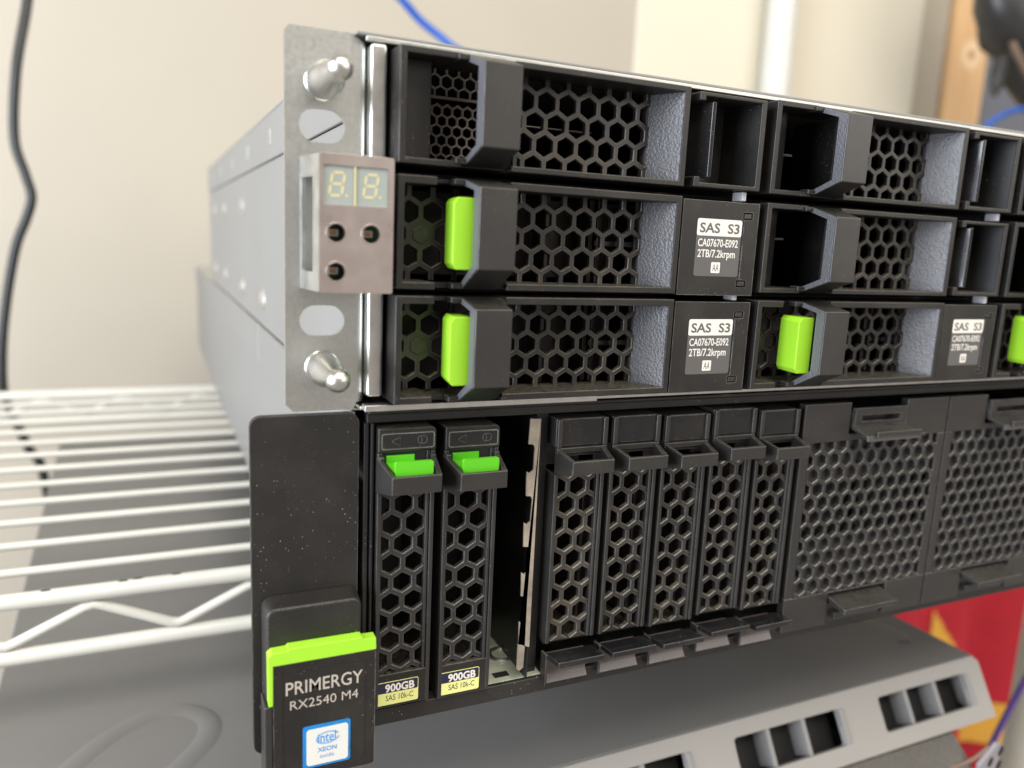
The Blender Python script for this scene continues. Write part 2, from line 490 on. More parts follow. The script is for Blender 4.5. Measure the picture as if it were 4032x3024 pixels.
# dimples pressed into the side, in brighter steel that paints in their glints
for y, z in ((452, -30.7), (371, -30.7), (263, -30.7), (453, -72.6), (372, -72.6), (266, -72.6), (183, -72.6)):
    q = MB(); n = 14
    ring = [(-7.42, y + 5 * math.cos(2 * math.pi * k / n), z + 5.5 * math.sin(2 * math.pi * k / n)) for k in range(n)]
    ring2 = [(-9.3, y + 2.4 * math.cos(2 * math.pi * k / n), z + 2.6 * math.sin(2 * math.pi * k / n)) for k in range(n)]
    q.add(ring + ring2 + [(-9.5, y, z)], [(k, (k + 1) % n, (k + 1) % n + n, k + n) for k in range(n)] + [(k + n, (k + 1) % n + n, 2 * n) for k in range(n)])
    q.build('pressed_dimple', 'galv_bright', shelf, smooth=True)
# perforated plates deep inside the first bay
m = MB(); honeycomb(m, (4, 34, -23.6, -6.4), 2.95, 0.60, 5, -13.5, 32, 0.8, 0.08); m.build('perforated_plate', 'plate', shelf)
m = MB(); honeycomb(m, (4, 34, -4.6, 2.2), 3.4, 0.5, 5, -1.0, 31, 0.8, 0.08); m.box(4, 34, 31, 32, -5.4, -4.7); m.build('perforated_plate', 'plate', shelf)
# grey pegs in the gaps between rows
for c in range(3):
    for z in (-26.9, -54.9):
        m = MB(); m.box(100.6 + 109 * c, 102.1 + 109 * c, 1.5, 6, z - 1.3, z + 1.3); m.build('peg', 'peg', shelf, 0.3)

# ear
ear_outer = [(-22.6, 2.9), (-8.6, 2.9), (-6.6, 1.6), (-6.6, -83.0), (-7.6, -85.1), (-22.0, -85.1), (-23.9, -83.2), (-23.7, 1.6)]
def slot(cx, cz, w, h):
    r = h / 2; pts = []
    for k in range(13): a = R(-90 + 180 * k / 12); pts.append((cx + w / 2 - r + r * math.cos(a), cz + r * math.sin(a)))
    for k in range(13): a = R(90 + 180 * k / 12); pts.append((cx - w / 2 + r + r * math.cos(a), cz + r * math.sin(a)))
    return pts
ear = plate('mounting_ear', [ear_outer, slot(-15.3, -18.1, 10.6, 7.5), slot(-15.2, -63.0, 10.7, 7.4)], 10.0, 11.4, 'galv', shelf, 0.25)
m = MB(); pts = [(-6.6 + 1.8 * math.sin(R(a)), 11.8 - 1.8 * math.cos(R(a))) for a in range(0, 91, 15)]
inn = [(-6.6 + 0.5 * math.sin(R(a)), 11.8 - 0.5 * math.cos(R(a))) for a in range(90, -1, -15)]
m.prism([(-6.6, 10.0)] + pts[1:] + [(-4.8, 16), (-6.1, 16)] + inn, 'z', -83.2, 1.5); m.build('ear_bend', 'galv', ear, 0, True)
for cz in (-8.5, -74.3):
    m = MB()
    prof = [(10, 4.2), (9.6, 4.2), (9.4, 3.95), (4.2, 3.95), (3.8, 3.7), (-3.2, 2.6), (-4.6, 1.95), (-5.2, 1.75)]
    for a in range(-52, 91, 10): prof.append((-8.0 - 2.9 * math.sin(R(a)), max(0.02, 2.75 * math.cos(R(a)))))
    m.lathe_y(-15.2, cz, prof, 36); m.build('guide_pin', 'chrome', ear, 0, True)
# vertical galvanised strip beside the bays
m = MB(); m.box(-4.9, -1.0, 6.8, 40, -81.6, 0.9); m.build('bay_strip', 'galv_bright', shelf, 0.8, seg=3)

# operation panel
pan_loops = [rrect(-18.4, -1.9, -55.3, -25.2, 0.5), rrect(-17.7, -3.3, -36.1, -27.6, 0.5)] + [circle(x, z, 1.95) for x, z in ((-14.8, -42.1), (-7.0, -42.1), (-14.8, -50.6))]
pan = plate('operation_panel', pan_loops, -3.6, -2.6, 'pink_steel', shelf, 0.25)
m = MB()
# left side wall with a long opening, running back to the ear
xa = lambda y: -18.4 - 2.1 * (y + 3.0) / 13.0
def swall(z0, z1, ya, yb):
    m.prism([(xa(ya), ya), (xa(yb), yb), (xa(yb) + .9, yb), (xa(ya) + .9, ya)], 'z', z0, z1)
swall(-30.0, -25.3, -2.7, 9.9); swall(-55.2, -51.0, -2.7, 9.9); swall(-51.0, -30.0, -2.7, 1.2); swall(-51.0, -30.0, 8.2, 9.9)
m.build('panel_side', 'galv_bright', pan, 0)
m = MB(); m.box(-17.3, -16.6, -2.5, 9.5, -54.2, -26.2); m.build('panel_inner', 'galv_bright', pan, 0.2)
m = MB(); m.box(-18.0, -3.2, -2.6, 8, -25.9, -25.0); m.build('panel_top', 'galv_bright', pan, 0.2)
m = MB(); m.box(-17.4, -2.2, -2.6, 8, -55.3, -54.6); m.build('panel_bottom', 'galv_bright', pan, 0.2)
m = MB(); m.box(-16.5, -2.4, 1.0, 2.0, -54, -26.2); m.build('circuit_board', 'pcb', pan)
for x, z in ((-14.8, -42.1), (-7.0, -42.1), (-14.8, -50.6)):
    m = MB(); m.lathe_y(x, z, [(-3.62, 2.35), (-3.75, 2.3), (-3.75, 2.0), (-3.55, 1.95), (-2.7, 1.95)], 28); m.f.pop(); m.build('lamp_ring', 'pink_steel', pan, 0, True)
    m = MB(); m.box(x - .6, x + .75, 0.0, .9, z - .5, z + .5); m.build('indicator_lamp', 'led', pan, 0.1)
    m = MB(); m.box(x - 1.2, x + 1.3, 0.3, .95, z - .8, z + .8); m.build('lamp_base', 'galv', pan, 0.1)
for i, (a, b) in enumerate(((-17.75, -10.95), (-10.4, -3.25))):
    dsp = MB().box(a, b, -3.2, -1.5, -36.15, -27.55).build('display', 'lcd', pan, 0.1)
    cx = (a + b) / 2 - 0.25; cz = -31.6; sh = 0.16
    def seg(x0, z0, x1, z1):
        mm = MB(); w = 0.30
        d = Vector((x1 - x0, z1 - z0)).normalized(); nrm = Vector((-d.y, d.x))
        A = Vector((x0, z0)); B = Vector((x1, z1))
        pp = [A, A + d * w + nrm * w, B - d * w + nrm * w, B, B - d * w - nrm * w, A + d * w - nrm * w]
        mm.prism([(p.x + sh * (p.y - cz), p.y) for p in pp], 'y', -3.26, -3.2)
        mm.build('segment', 'segment', dsp)
    hw, hh = 1.35, 2.45; g = 0.16
    for s in (-1, 0, 1): seg(cx - hw + g, cz + s * hh, cx + hw - g, cz + s * hh)
    for s in (-1, 1):
        seg(cx + s * hw, cz + g, cx + s * hw, cz + hh - g); seg(cx + s * hw, cz - hh + g, cx + s * hw, cz - g)
    mm = MB(); mm.prism(circle(cx + hw + 0.75, cz - hh + .1, 0.34, 12), 'y', -3.26, -3.2); mm.build('segment', 'segment', dsp)
m = MB(); m.box(-10.9, -10.45, -3.5, -1.5, -36.1, -27.6); m.build('display_divider', 'segment', pan, 0.05)

# ---------------------------------------------------------------- 3.5 inch carriers
def trap_handle(root, top, bot, zt0, zb0, yF=-10.0, x0=16.4, x1=25.8, x2=28.9):
    th = 1.4; tf = 3.4
    outer = [(3, zt0), (0, zt0), (yF, top), (yF, bot), (0, zb0), (3, zb0)]
    inner = [(3, zb0 + th), (.5, zb0 + th), (yF + tf, bot + th * .5), (yF + tf, top - th * .5), (.5, zt0 - th), (3, zt0 - th)]
    m = MB(); m.prism(outer + inner, 'x', x0, x1)
    m.prism([(3, zt0 - .1), (0, zt0 - .1), (yF + .05, top - .05), (yF + .05, bot + .05), (0, zb0 + .1), (3, zb0 + .1)], 'x', x1 - .9, x2,
            [(3, zt0 - .1), (1.6, zt0 - .1), (1.5, top), (1.5, bot), (1.6, zb0 + .1), (3, zb0 + .1)])
    h = m.build('handle', 'handle', root, 0.35, seg=3)
    cy = lambda q: [(a + (0.12 if i < 6 else -0.12), b) for i, (a, b) in enumerate(q)]
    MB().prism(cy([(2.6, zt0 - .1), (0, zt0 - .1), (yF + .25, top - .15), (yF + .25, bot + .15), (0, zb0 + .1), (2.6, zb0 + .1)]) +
               cy([(2.6, zb0 + th - .1)] + inner[1:5] + [(2.6, zt0 - th + .1)]), 'x', x0 - .12, x0 + .05).build('handle_lit_edge', 'grain', h)  # thin overlay on the rim, its paler colour paints in window light
    for a, b in ((zt0 - 1.5, zt0 - .05), (zb0 + .05, zb0 + 1.5)):
        MB().box(x0 - 2.8, x0 + .2, -0.7, 3, a, b).build('hinge_tab', 'black', h, 0.35, seg=3)
    return h

def carrier_front(root, H, lip_end, zt, zb):
    m = MB()
    m.prism([(0, 0), (lip_end, 0), (lip_end, zt), (1.7, zt), (1.7, zb), (lip_end, zb), (lip_end, -H), (0, -H)], 'y', 0, 13)
    m.prism([(28.4, 0), (79.3, 0), (79.3, -H), (28.4, -H), (28.4, zb), (77.5, zb), (77.5, zt), (28.4, zt)], 'y', 0, 13)
    bz = m.build('bezel', 'black', root, 0.3)
    for a, b in ((-1.2, -.3), (-H + .3, -H + 1.2)): MB().box(lip_end, 28.4, 3, 13, a, b).build('bezel_web', 'black_in', bz)
    m = MB(); m.prism([(77.45, .35), (77.45, 12.9), (72.6, 12.9), (72.9, 10.0)], 'z', zb + .02, zt - .02)
    m.build('inner_wall', 'grain', bz)
    m = MB(); m.box(-.0, .9, 13, 150, -H + .8, -.8); m.build('carrier_rail', 'black_in', root)
    return bz

def make_drive():
    r = thing('hard_drive', (0, 0, -56), '', 'hard drive')
    H, zt, zb = 26.3, -1.9, -24.6
    carrier_front(r, H, 9.6, zt, zb)
    m = MB()
    honeycomb(m, (1.7, 77.4, zb, zt), 6.13, 1.35, 36.3, -8.1, 9.6, 1.6, 0.17, skip={(-5, -1)})
    g = m.build('grille', 'grille', r)
    m = MB(); m.prism([(36.3 - 6.13 * 4.5 + 2.3 * math.sin(R(60 * k)), -8.1 - 5.31 + 2.3 * math.cos(R(60 * k))) for k in range(6)], 'y', 9.2, 10); m.build('grille_plug', 'grille', g, 0.2)
    m = MB()
    for x in (45.0, 58.5, 61.0): m.box(x, x + 1.3, 13.5, 22, zb, zt)
    m.box(60, 73, 12.6, 14, -14.3, -12.9); m.build('inner_rib', 'black', r, 0.2)
    m = MB(); m.box(2.2, 104, 23, 168, -24.2, -2.0); m.build('drive_body', 'dark_metal', r, 0.5)
    trap_handle(r, -2.2, -20.9, -0.1, -26.1)
    m = MB(); m.prism([(13.2, -4.5), (17.9, -4.5), (17.9, -21.3), (13.2, -21.3), (12.1, -19.9), (12.1, -5.9)], 'y', -4.4, 4.8,
                      [(14.3, -4.5), (17.9, -4.5), (17.9, -21.3), (14.3, -21.3), (13.4, -20.1), (13.4, -5.7)])
    m.build('release_latch', 'lime', r, 0.3, seg=3)
    # information panel
    hole = lambda x, z: [(x, z), (x + 3.5, z), (x + 3.5, z - 2.0), (x, z - 2.0)]
    p = plate('front_panel', [[(80.0, -.6), (106.3, -.6), (106.3, -26.6), (80.0, -26.6)], hole(100.7, -3.2), hole(100.3, -22.2)], 0.5, 2.2, 'black', r, 0.2)
    m = MB(); m.box(80.2, 106.1, 2.21, 15, -26.4, -.8); m.build('panel_body', 'black_in', p)
    for x, z in ((100.7, -3.2), (100.3, -22.2)): MB().box(x + .7, x + 3.3, .75, 2.2, z - 1.7, z - .35).build('panel_catch', 'handle', p, 0.2)
    lb = plate('drive_label', [rrect(85.1, 100.5, -21.3, -5.5, 0.7)], 0.40, 0.50, 'label_grey', r)
    plate('label_band', [rrect(85.1, 100.5, -10.15, -5.5, 0.6)], 0.37, 0.41, 'label_white', lb)
    lettering('SAS', 86.0, 92.9, -9.35, -6.6, 0.36, 'ink_grey', lb, 0.022)
    lettering('S3', 95.6, 99.7, -9.35, -6.6, 0.36, 'ink_grey', lb, 0.022)
    lettering('CA07670-E092', 85.75, 99.6, -13.15, -10.95, 0.39, 'label_white', lb, 0.012)
    lettering('2TB/7.2krpm', 85.9, 98.9, -16.75, -13.9, 0.39, 'label_white', lb, 0.012)
    plate('label_box', [rrect(90.9, 94.0, -20.35, -17.35, 0.3)], 0.37, 0.41, 'label_white', lb)
    lettering('AA', 91.4, 93.55, -19.85, -17.85, 0.36, 'ink_grey', lb, 0.0)
    m = MB(); m.box(101.0, 101.4, .2, .5, -22.0, -5.6); m.build('label_window_edge', 'gloss', p, 0.08)
    return r

def make_blank():
    r = thing('drive_blank', (0, 0, 0), '', 'drive blank')
    H, zt, zb = 25.6, -1.5, -24.2
    carrier_front(r, H, 15.2, zt, zb)
    m = MB(); honeycomb(m, (30.0, 77.4, zb, zt), 6.15, 1.35, 35.5, -7.0, 9.6, 1.6, 0.17); m.build('grille', 'grille', r)
    m = MB(); m.box(1.7, 9.6, 6.5, 8, zb, zt); m.build('recess_panel', 'black_in', r, 0.2)
    m = MB(); m.box(29, 30, 1, 24, zb, zt); m.build('inner_partition', 'black_in', r)
    m = MB(); m.box(36, 70, 36, 37, -9.4, -9.0); m.build('inner_rib', 'galv', r)
    trap_handle(r, -3.1, -21.6, -0.2, -25.0)
    m = MB()
    m.prism([(82.4, -.7), (105.3, -.7), (105.3, -25.4), (82.4, -25.4), (82.4, -22.6), (84.3, -22.6), (84.3, -24.1), (103.5, -24.1), (103.5, -1.8), (84.3, -1.8), (84.3, -3.0), (82.4, -3.0)], 'y', 0, 14)
    e = m.build('end_pocket', 'black', r, 0.35, seg=3)
    m = MB(); m.prism([(82.5, 11), (86.9, 0.2), (87.9, 0.0), (88.1, .6), (84.0, 12)], 'z', -22.7, -2.9); m.build('finger_wall', 'gloss', e, 0.3)
    m = MB(); m.box(82.6, 105.2, 12.6, 13.6, -25.2, -.9); m.prism([(103.5, .6), (103.5, 12.6), (100.4, 12.6)], 'z', -24.1, -1.8)
    m.build('pocket_back', 'black_in', e)
    return r

dgrp = 'large drives in the storage shelf'; bgrp = 'blank fillers in the storage shelf'
drv = make_drive(); bl = make_blank()
bl['label'] = 'black blank filler, top row, beside the galvanised ear above the display panel'; bl['group'] = bgrp
copy_tree(bl, (109, 0, 0), 'black blank filler, top row, directly above the other empty filler')
copy_tree(bl, (109, 0, -28.1), 'black blank filler in the middle row, beside a labelled drive')
copy_tree(bl, (218, 0, 0), 'black blank filler, top row, farthest from the galvanised ear')
copy_tree(bl, (218, 0, -28.1), 'black blank filler, middle row, farthest from the galvanised ear')
drv['label'] = 'black hard drive with lime latch, bottom row, beside the lower guide pin'; drv['group'] = dgrp
copy_tree(drv, (0, 0, -28.1), 'black hard drive with lime latch, middle row, beside the display panel')
copy_tree(drv, (109, 0, -56), 'black hard drive with lime latch, bottom row, below an empty filler')
copy_tree(drv, (218, 0, -56), 'black hard drive with lime latch, bottom row, farthest from the galvanised ear')

# ================================================================== LOWER UNIT: server
srv = thing('rack_server', (-6, 10, -174), 'black two unit rack server with pull out card, under the storage shelf', 'server', world=True)
XS = 438.0
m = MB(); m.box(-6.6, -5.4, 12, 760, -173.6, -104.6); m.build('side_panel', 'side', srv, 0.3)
for a, b in ((12, 203), (205, 765)):
    m = MB(); m.box(-7.6, -6.4, a, b, -104.2, -86.2); m.build('cover_side', 'side', srv, 0.4)
m = MB(); m.box(-7.4, XS, 13, 765, -86.1, -85.5); m.build('top_cover', 'galv_bright', srv, 0.2)
m = MB(); m.box(-5.3, XS, 14, 760, -173.9, -172.8); m.build('bottom_plate', 'galv', srv, 0.2)
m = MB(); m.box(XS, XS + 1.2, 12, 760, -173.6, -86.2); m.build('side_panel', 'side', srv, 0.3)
m = MB(); m.box(-5, XS - .1, 759, 760, -172, -86.5); m.build('rear_panel', 'dark', srv)
m = MB(); m.prism([(8.4, -85.45), (14, -85.45), (14, -89.0), (10.2, -89.0), (10.0, -86.7), (8.4, -86.3)], 'x', -4.0, XS); m.build('top_rail', 'powder', srv, 0.3)
m = MB(); m.box(-4.0, XS, 9.6, 14, -173.7, -168.9); m.build('bottom_rail', 'powder', srv, 0.3)
m = MB(); m.box(279, XS, 9, 10, -168.8, -89.2); m.build('blank_front', 'black', srv)
m = MB(); m.box(-4.6, -3.4, 10.2, 60, -168.8, -89); m.box(-3.0, -2.2, 9.4, 60, -168.8, -89); m.build('bay_side', 'black_in', srv, 0.2)
m = MB(); m.box(-2, 31, 60, 61, -168, -90); m.box(31, 44.4, 140, 141, -168, -90); m.box(44.4, 278, 60, 61, -168, -90); m.build('backplane', 'dark', srv)
# floor of the open bay
m = MB(); m.box(31, 50, 11, 48, -169.4, -168.8)
fl = m.build('bay_floor', 'floor', srv, 0.1)
m = MB(); m.tube([(43.0 + 3.6 * math.cos(a * math.pi / 12), 25 + 3.6 * math.sin(a * math.pi / 12), -168.7) for a in range(25)], 0.7, 8, False); m.build('pressed_ring', 'galv_bright', fl, 0, True)
m = MB(); m.box(36.0, 40.6, 13.2, 15.6, -168.82, -168.55); m.build('floor_slot', 'dark', fl)
m = MB(); m.tube([(46, 40, -168.5), (46, 60, -168), (45.6, 90, -150)], 0.7, 8); m.build('bay_spring', 'galv', srv, 0, True)
# notched divider beside the open bay
poly = [(44.85, -90.2), (44.85, -158.6), (41.2, -157.0)]
for k in range(4, -1, -1):
    zt_ = -98.4 - 15.0 * k + 1.0
    poly += [(41.2, zt_ - 7.6), (42.0, zt_ - 8.2), (43.2, zt_ - 7.4), (43.4, zt_ - 1.0), (42.9, zt_), (41.4, zt_ + .2)]
poly += [(41.7, -90.0)]
m = MB(); m.prism(poly, 'y', 9.6, 10.1); m.build('bay_divider', 'divider', srv)
m = MB(); m.box(44.4, 44.85, 10.15, 138, -168.7, -90); m.build('divider_web', 'black_in', srv)
m = MB(); m.box(45.2, 48.8, 13, 60, -168.7, -89.2); m.build('bay_wall', 'black_in', srv)

# flange with pull-out card
fl_ = plate('mounting_flange', [rrect(-32.2, -6.0, -174.8, -86.0, 2.6)], 10.0, 12.2, 'powder', srv, 0.5)
m = MB(); m.prism(rrect(-30.2, -6.1, -176.5, -131.4, 2.6, 6), 'y', 10.0, 3.0, rrect(-29.6, -6.5, -176.5, -132.2, 2.2, 6))
m.build('raised_pad', 'powder', fl_, 0.8, seg=3)
card = plate('information_card', [rrect(-28.7, -3.5, -177.4, -145.3, .8)], 0.0, 2.6, 'black', srv, 0.3)
m = MB(); m.box(-30.7, -28.75, 0.4, 8, -179, -156.2); m.box(-28.7, -6, 2.65, 8, -179, -150); m.build('card_holder', 'handle', card, 0.3)
m = MB(); m.prism([(-29.8, -142.6), (-28.8, -141.8), (-25.2, -141.7), (-25.0, -141.2), (-7.0, -141.3), (-6.8, -141.9), (-3.5, -142.0), (-3.4, -145.2), (-28.65, -145.2), (-28.75, -155.7), (-29.75, -155.7)], 'y', -0.3, 3.0)
m.build('green_frame', 'lime', card, 0.2)
plate('card_inset', [rrect(-26.5, -5.9, -175.4, -147.3, .6), rrect(-26.3, -6.1, -175.2, -147.5, .5)], -0.08, 0.02, 'black_in', card)
lettering('PRIMERGY', -25.7, -6.8, -153.7, -150.2, -.03, 'ink_silver', card, 0.004)
lettering('RX2540 M4', -24.7, -7.9, -157.7, -155.3, -.03, 'ink_silver', card, -0.004)
st = plate('processor_sticker', [rrect(-21.7, -9.8, -174.6, -163.0, .7)], -0.12, 0.0, 'blue_foil', card)
plate('sticker_field', [rrect(-20.8, -10.4, -174.0, -164.0, .8)], -0.18, -0.10, 'sticker_white', st)
lettering('intel', -18.0, -13.5, -168.2, -165.4, -.20, 'ink_blue', st, 0.012)
ell = []
for k in range(40):
    a = R(20 + 330 * k / 39); ell.append((-15.6 + 2.75 * math.cos(a), -.21, -166.9 + 1.55 * math.sin(a) + 0.12 * math.cos(a)))
m = MB(); m.tube(ell, 0.13, 6); m.build('sticker_swirl', 'ink_blue', st)
lettering('XEON', -18.1, -13.3, -170.7, -169.4, -.20, 'ink_blue', st, 0.02)
lettering('inside', -17.5, -14.0, -172.4, -171.3, -.20, 'ink_blue', st)

# ---------------------------------------------------------------- 2.5 inch carriers (local: x from left edge, z from the top)
def tray(root, name, mat, xc, wr, wf, yF, zr0, zf0, zf1, zr1, th=1.2, floor=True, yb=9.0):
    """open pull tray: wide at the root, narrower at the front, open on top"""
    m = MB()
    for s in (-1, 1):
        a0, a1 = xc + s * wr / 2, xc + s * wf / 2
        b0, b1 = a0 - s * th, a1 - s * th
        v = [(a0, yb, zr0), (a1, yF, zf0), (a1, yF, zf1), (a0, yb, zr1), (b0, yb, zr0), (b1, yF + th, zf0), (b1, yF + th, zf1), (b0, yb, zr1)]
        f = [(0, 1, 2, 3), (7, 6, 5, 4), (0, 4, 5, 1), (3, 2, 6, 7), (0, 3, 7, 4)]
        if s < 0: f = [tuple(reversed(q)) for q in f]
        m.add(v, f)
    a, b = xc - wf / 2, xc + wf / 2
    v = [(a, yF, zf0), (b, yF, zf0), (b, yF, zf1), (a, yF, zf1), (a + th, yF + th, zf0), (b - th, yF + th, zf0), (b - th, yF + th, zf1), (a + th, yF + th, zf1)]
    m.add(v, [(3, 2, 1, 0), (4, 5, 6, 7), (0, 1, 5, 4), (2, 3, 7, 6)])
    if floor: v = [(a + th, yF + th, zf1 + .1), (b - th, yF + th, zf1 + .1), (xc + wr / 2 - th, yb, zr1 + .3), (xc - wr / 2 + th, yb, zr1 + .3)]
    if floor: m.add(v + [(x, y, z - .4) for x, y, z in v], [(0, 1, 2, 3), (7, 6, 5, 4)])
    import bmesh
    o = m.build(name, mat, root)
    bm = bmesh.new(); bm.from_mesh(o.data); bmesh.ops.remove_doubles(bm, verts=bm.verts, dist=1e-6)
    bmesh.ops.recalc_face_normals(bm, faces=bm.faces); bm.to_mesh(o.data); bm.free()
    o.data.shade_smooth(); o.data.set_sharp_from_angle(angle=R(25))
    bv = o.modifiers.new('bevel', 'BEVEL'); bv.width = 0.3 * MM; bv.segments = 2; bv.limit_method = 'ANGLE'; bv.angle_limit = R(30); bv.harden_normals = True
    return o

def rails(root, W, z0, z1, mat='handle'):
    for a, b in ((0, 1.25), (W - 2.3, W - 1.35), (W - 1.2, W)):
        m = MB(); m.box(a, b, 8.0 if a != W - 2.3 else 8.3, 70, z1, z0); m.build('side_rail', mat, root, 0.3)

def make_small_drive():
    r = thing('hard_drive', (-1.6, 0, -90.0), '', 'hard drive')
    W = 15.4
    m = MB(); m.prism([(0, 0), (W - 1, 0), (W, -.9), (W, -6.3), (0, -6.3)], 'y', 7.6, 40); tb = m.build('top_block', 'black', r, 0.4, seg=3)
    plate('indicator_frame', [rrect(.80, 14.80, -5.50, -1.30, .55), rrect(.92, 14.68, -5.38, -1.42, .5)], 7.48, 7.7, 'galv', tb)
    ind = plate('indicator_window', [rrect(.95, 14.65, -5.35, -1.45, .5)], 7.52, 7.65, 'gloss', tb)
    def line(pts, closed=True):
        mm = MB(); pts = pts + ([pts[0]] if closed else [])
        mm.tube([(x, 7.50, z) for x, z in pts], 0.07, 5); mm.build('icon', 'ink_grey', tb)
    line([(3.4, -3.4), (5.6, -2.2), (5.6, -4.6)])
    line([(10.9 + .55 * math.cos(a * .5236), -3.3 + 1.0 * math.sin(a * .5236)) for a in range(12)])
    line([(10.9, -2.3), (12.2, -2.3), (12.75, -2.8), (12.75, -3.8), (12.2, -4.3), (10.9, -4.3)], False)
    rails(r, W, -6.4, -77.8)
    m = MB()
    honeycomb(m, (1.2, W - 2.2, -68.0, -15.5), 6.3, 1.45, 7.45, -20.7, 9.0, 1.6, 0.17); m.box(1.2, W - 2.2, 9.0, 10.6, -15.5, -6.5)
    m.build('grille', 'handle', r)
    m = MB(); m.box(1.25, W - .05, 8.2, 40, -77.8, -68.05); m.build('label_block', 'black', r, 0.2)
    m = MB(); m.box(1.2, 14.2, 30, 110, -77, -8); m.build('drive_body', 'dark_metal', r, 0.4)
    m = MB(); m.box(2.4, 3.4, 16, 28, -66, -20); m.build('inner_rib', 'dark_metal', r)
    tray(r, 'handle', 'handle', 7.7, 15.9, 12.9, -1.2, -7.6, -10.2, -14.9, -17.1)
    for x in (.2, 13.9):
        m = MB(); m.box(x, x + 1.3, 6.9, 9, -9.2, -7.3); m.build('handle_lug', 'handle', r, 0.25)
    m = MB(); m.box(2.3, 9.8, 8.3, 8.95, -9.6, -7.3); m.add([(2.3, 8.3, -9.5), (10.9, 8.3, -9.5), (12.7, 1.6, -10.6), (2.8, 1.6, -10.6), (2.3, 8.3, -9.1), (10.9, 8.3, -9.1), (12.7, 1.6, -10.2), (2.8, 1.6, -10.2)],
          [(4, 7, 6, 5), (0, 1, 2, 3), (0, 3, 7, 4), (1, 5, 6, 2)])
    lt = m.build('release_latch', 'green', r, 0.15)
    plate('latch_front', [rrect(2.6, 12.5, -10.7, -7.1, .55)], 1.0, 2.0, 'green', lt, 0.25)
    lb = plate('capacity_label', [rrect(.75, 12.3, -76.9, -70.2, .5)], 8.06, 8.16, 'paleyellow', r)
    plate('label_band', [rrect(.9, 12.15, -73.4, -70.35, .4)], 8.03, 8.07, 'navy', lb)
    lettering('900GB', 3.0, 11.2, -73.25, -70.85, 8.02, 'label_white', lb, 0.03)
    lettering('SAS 10k-C', 3.2, 10.9, -75.75, -74.1, 8.05, 'ink_black', lb)
    return r

def make_small_blank():
    r = thing('drive_blank', (49.3, 0, -90.2), '', 'drive blank')
    W = 16.2
    m = MB(); m.box(0, W, 8.6, 40, -8.3, 0)
    m.box(0, 1.5, 7.4, 8.6, -8.3, 0); m.box(W - 1.5, W, 7.4, 8.6, -8.3, 0)
    tb = m.build('top_block', 'handle', r, 0.35, seg=3)
    m = MB(); m.box(1.7, W - 1.7, 8.3, 8.55, -7.9, -.25); m.build('top_window', 'gloss', tb, 0.15)
    tray(r, 'handle', 'handle', 8.0, 16.0, 13.2, 0.4, -8.4, -10.4, -14.3, -16.5, 1.3, floor=False)
    m = MB(); m.box(.1, W - .1, 7.6, 9.2, -9.9, -8.35); m.box(.1, W - .1, 8.6, 9.2, -11.0, -9.9); m.build('handle_web', 'handle', r, 0.2)
    rails(r, W, -16.2, -67.6, 'handle')
    m = MB(); honeycomb(m, (1.2, W - 2.2, -67.4, -16.5), 6.4, 1.45, 8.2, -20.3, 9.0, 1.6, 0.17); m.box(1.2, W - 2.2, 20, 20.6, -16.5, -8.4)
    m.build('grille', 'grille', r)
    m = MB(); m.box(W - 3.2, W - 2.3, 14, 30, -66, -18); m.build('inner_rib', 'grille', r, 0.2)
    m = MB(); m.box(.3, W - .3, 10, 40, -68.4, -67.7); m.build('bottom_web', 'black_in', r)
    m = MB(); m.prism([(0.8, -69.9), (9.0, -71.0), (9.0, -72.6), (0.8, -71.7)], 'x', 0.9, W - .1); tb2 = m.build('pull_tab', 'gloss', r, 0.25)
    prof = [(8.0, -72.2)] + [(9.6 - 1.9 * math.cos(R(a)) * .5, -76.2 - 4.0 * math.sin(R(a))) for a in range(-70, 80, 20)] + [(8.0, -80.2), (11.5, -80.2), (11.5, -72.2)]
    m = MB(); m.prism([(8.6, -72.3), (9.6, -74.2), (9.9, -76.2), (9.3, -78.4), (8.0, -80.2), (11.5, -80.2), (11.5, -72.3)], 'x', 1.0, W - 1.4); m.build('tab_leg', 'tab', r, 0, True)
    m = MB(); m.box(.3, .95, 7.6, 11, -80.2, -71); m.build('tab_cheek', 'black', r, 0.15)
    return r

sd = make_small_drive(); sd['label'] = 'narrow hard drive with green latch, next to the pull out card'; sd['group'] = 'narrow drives in the server'
copy_tree(sd, (16.35, 0, -90.5), 'narrow hard drive with green latch, beside the open empty bay')
sb = make_small_blank(); sbg = 'narrow blank fillers in the server'; sb['group'] = sbg
sb['label'] = 'narrow black blank filler, first of five, beside the open empty bay'
for i, (dz, lab) in enumerate(((-.15, 'narrow black blank filler, second of five from the open bay'), (-.8, 'narrow black blank filler, middle one of the five'),
                              (0.1, 'narrow black blank filler, fourth of five from the open bay'), (-1.1, 'narrow black blank filler, last of five, next to the wide honeycomb cover'))):
    copy_tree(sb, (49.3 + 18.07 * (i + 1), 0, -90.2 + dz), lab)

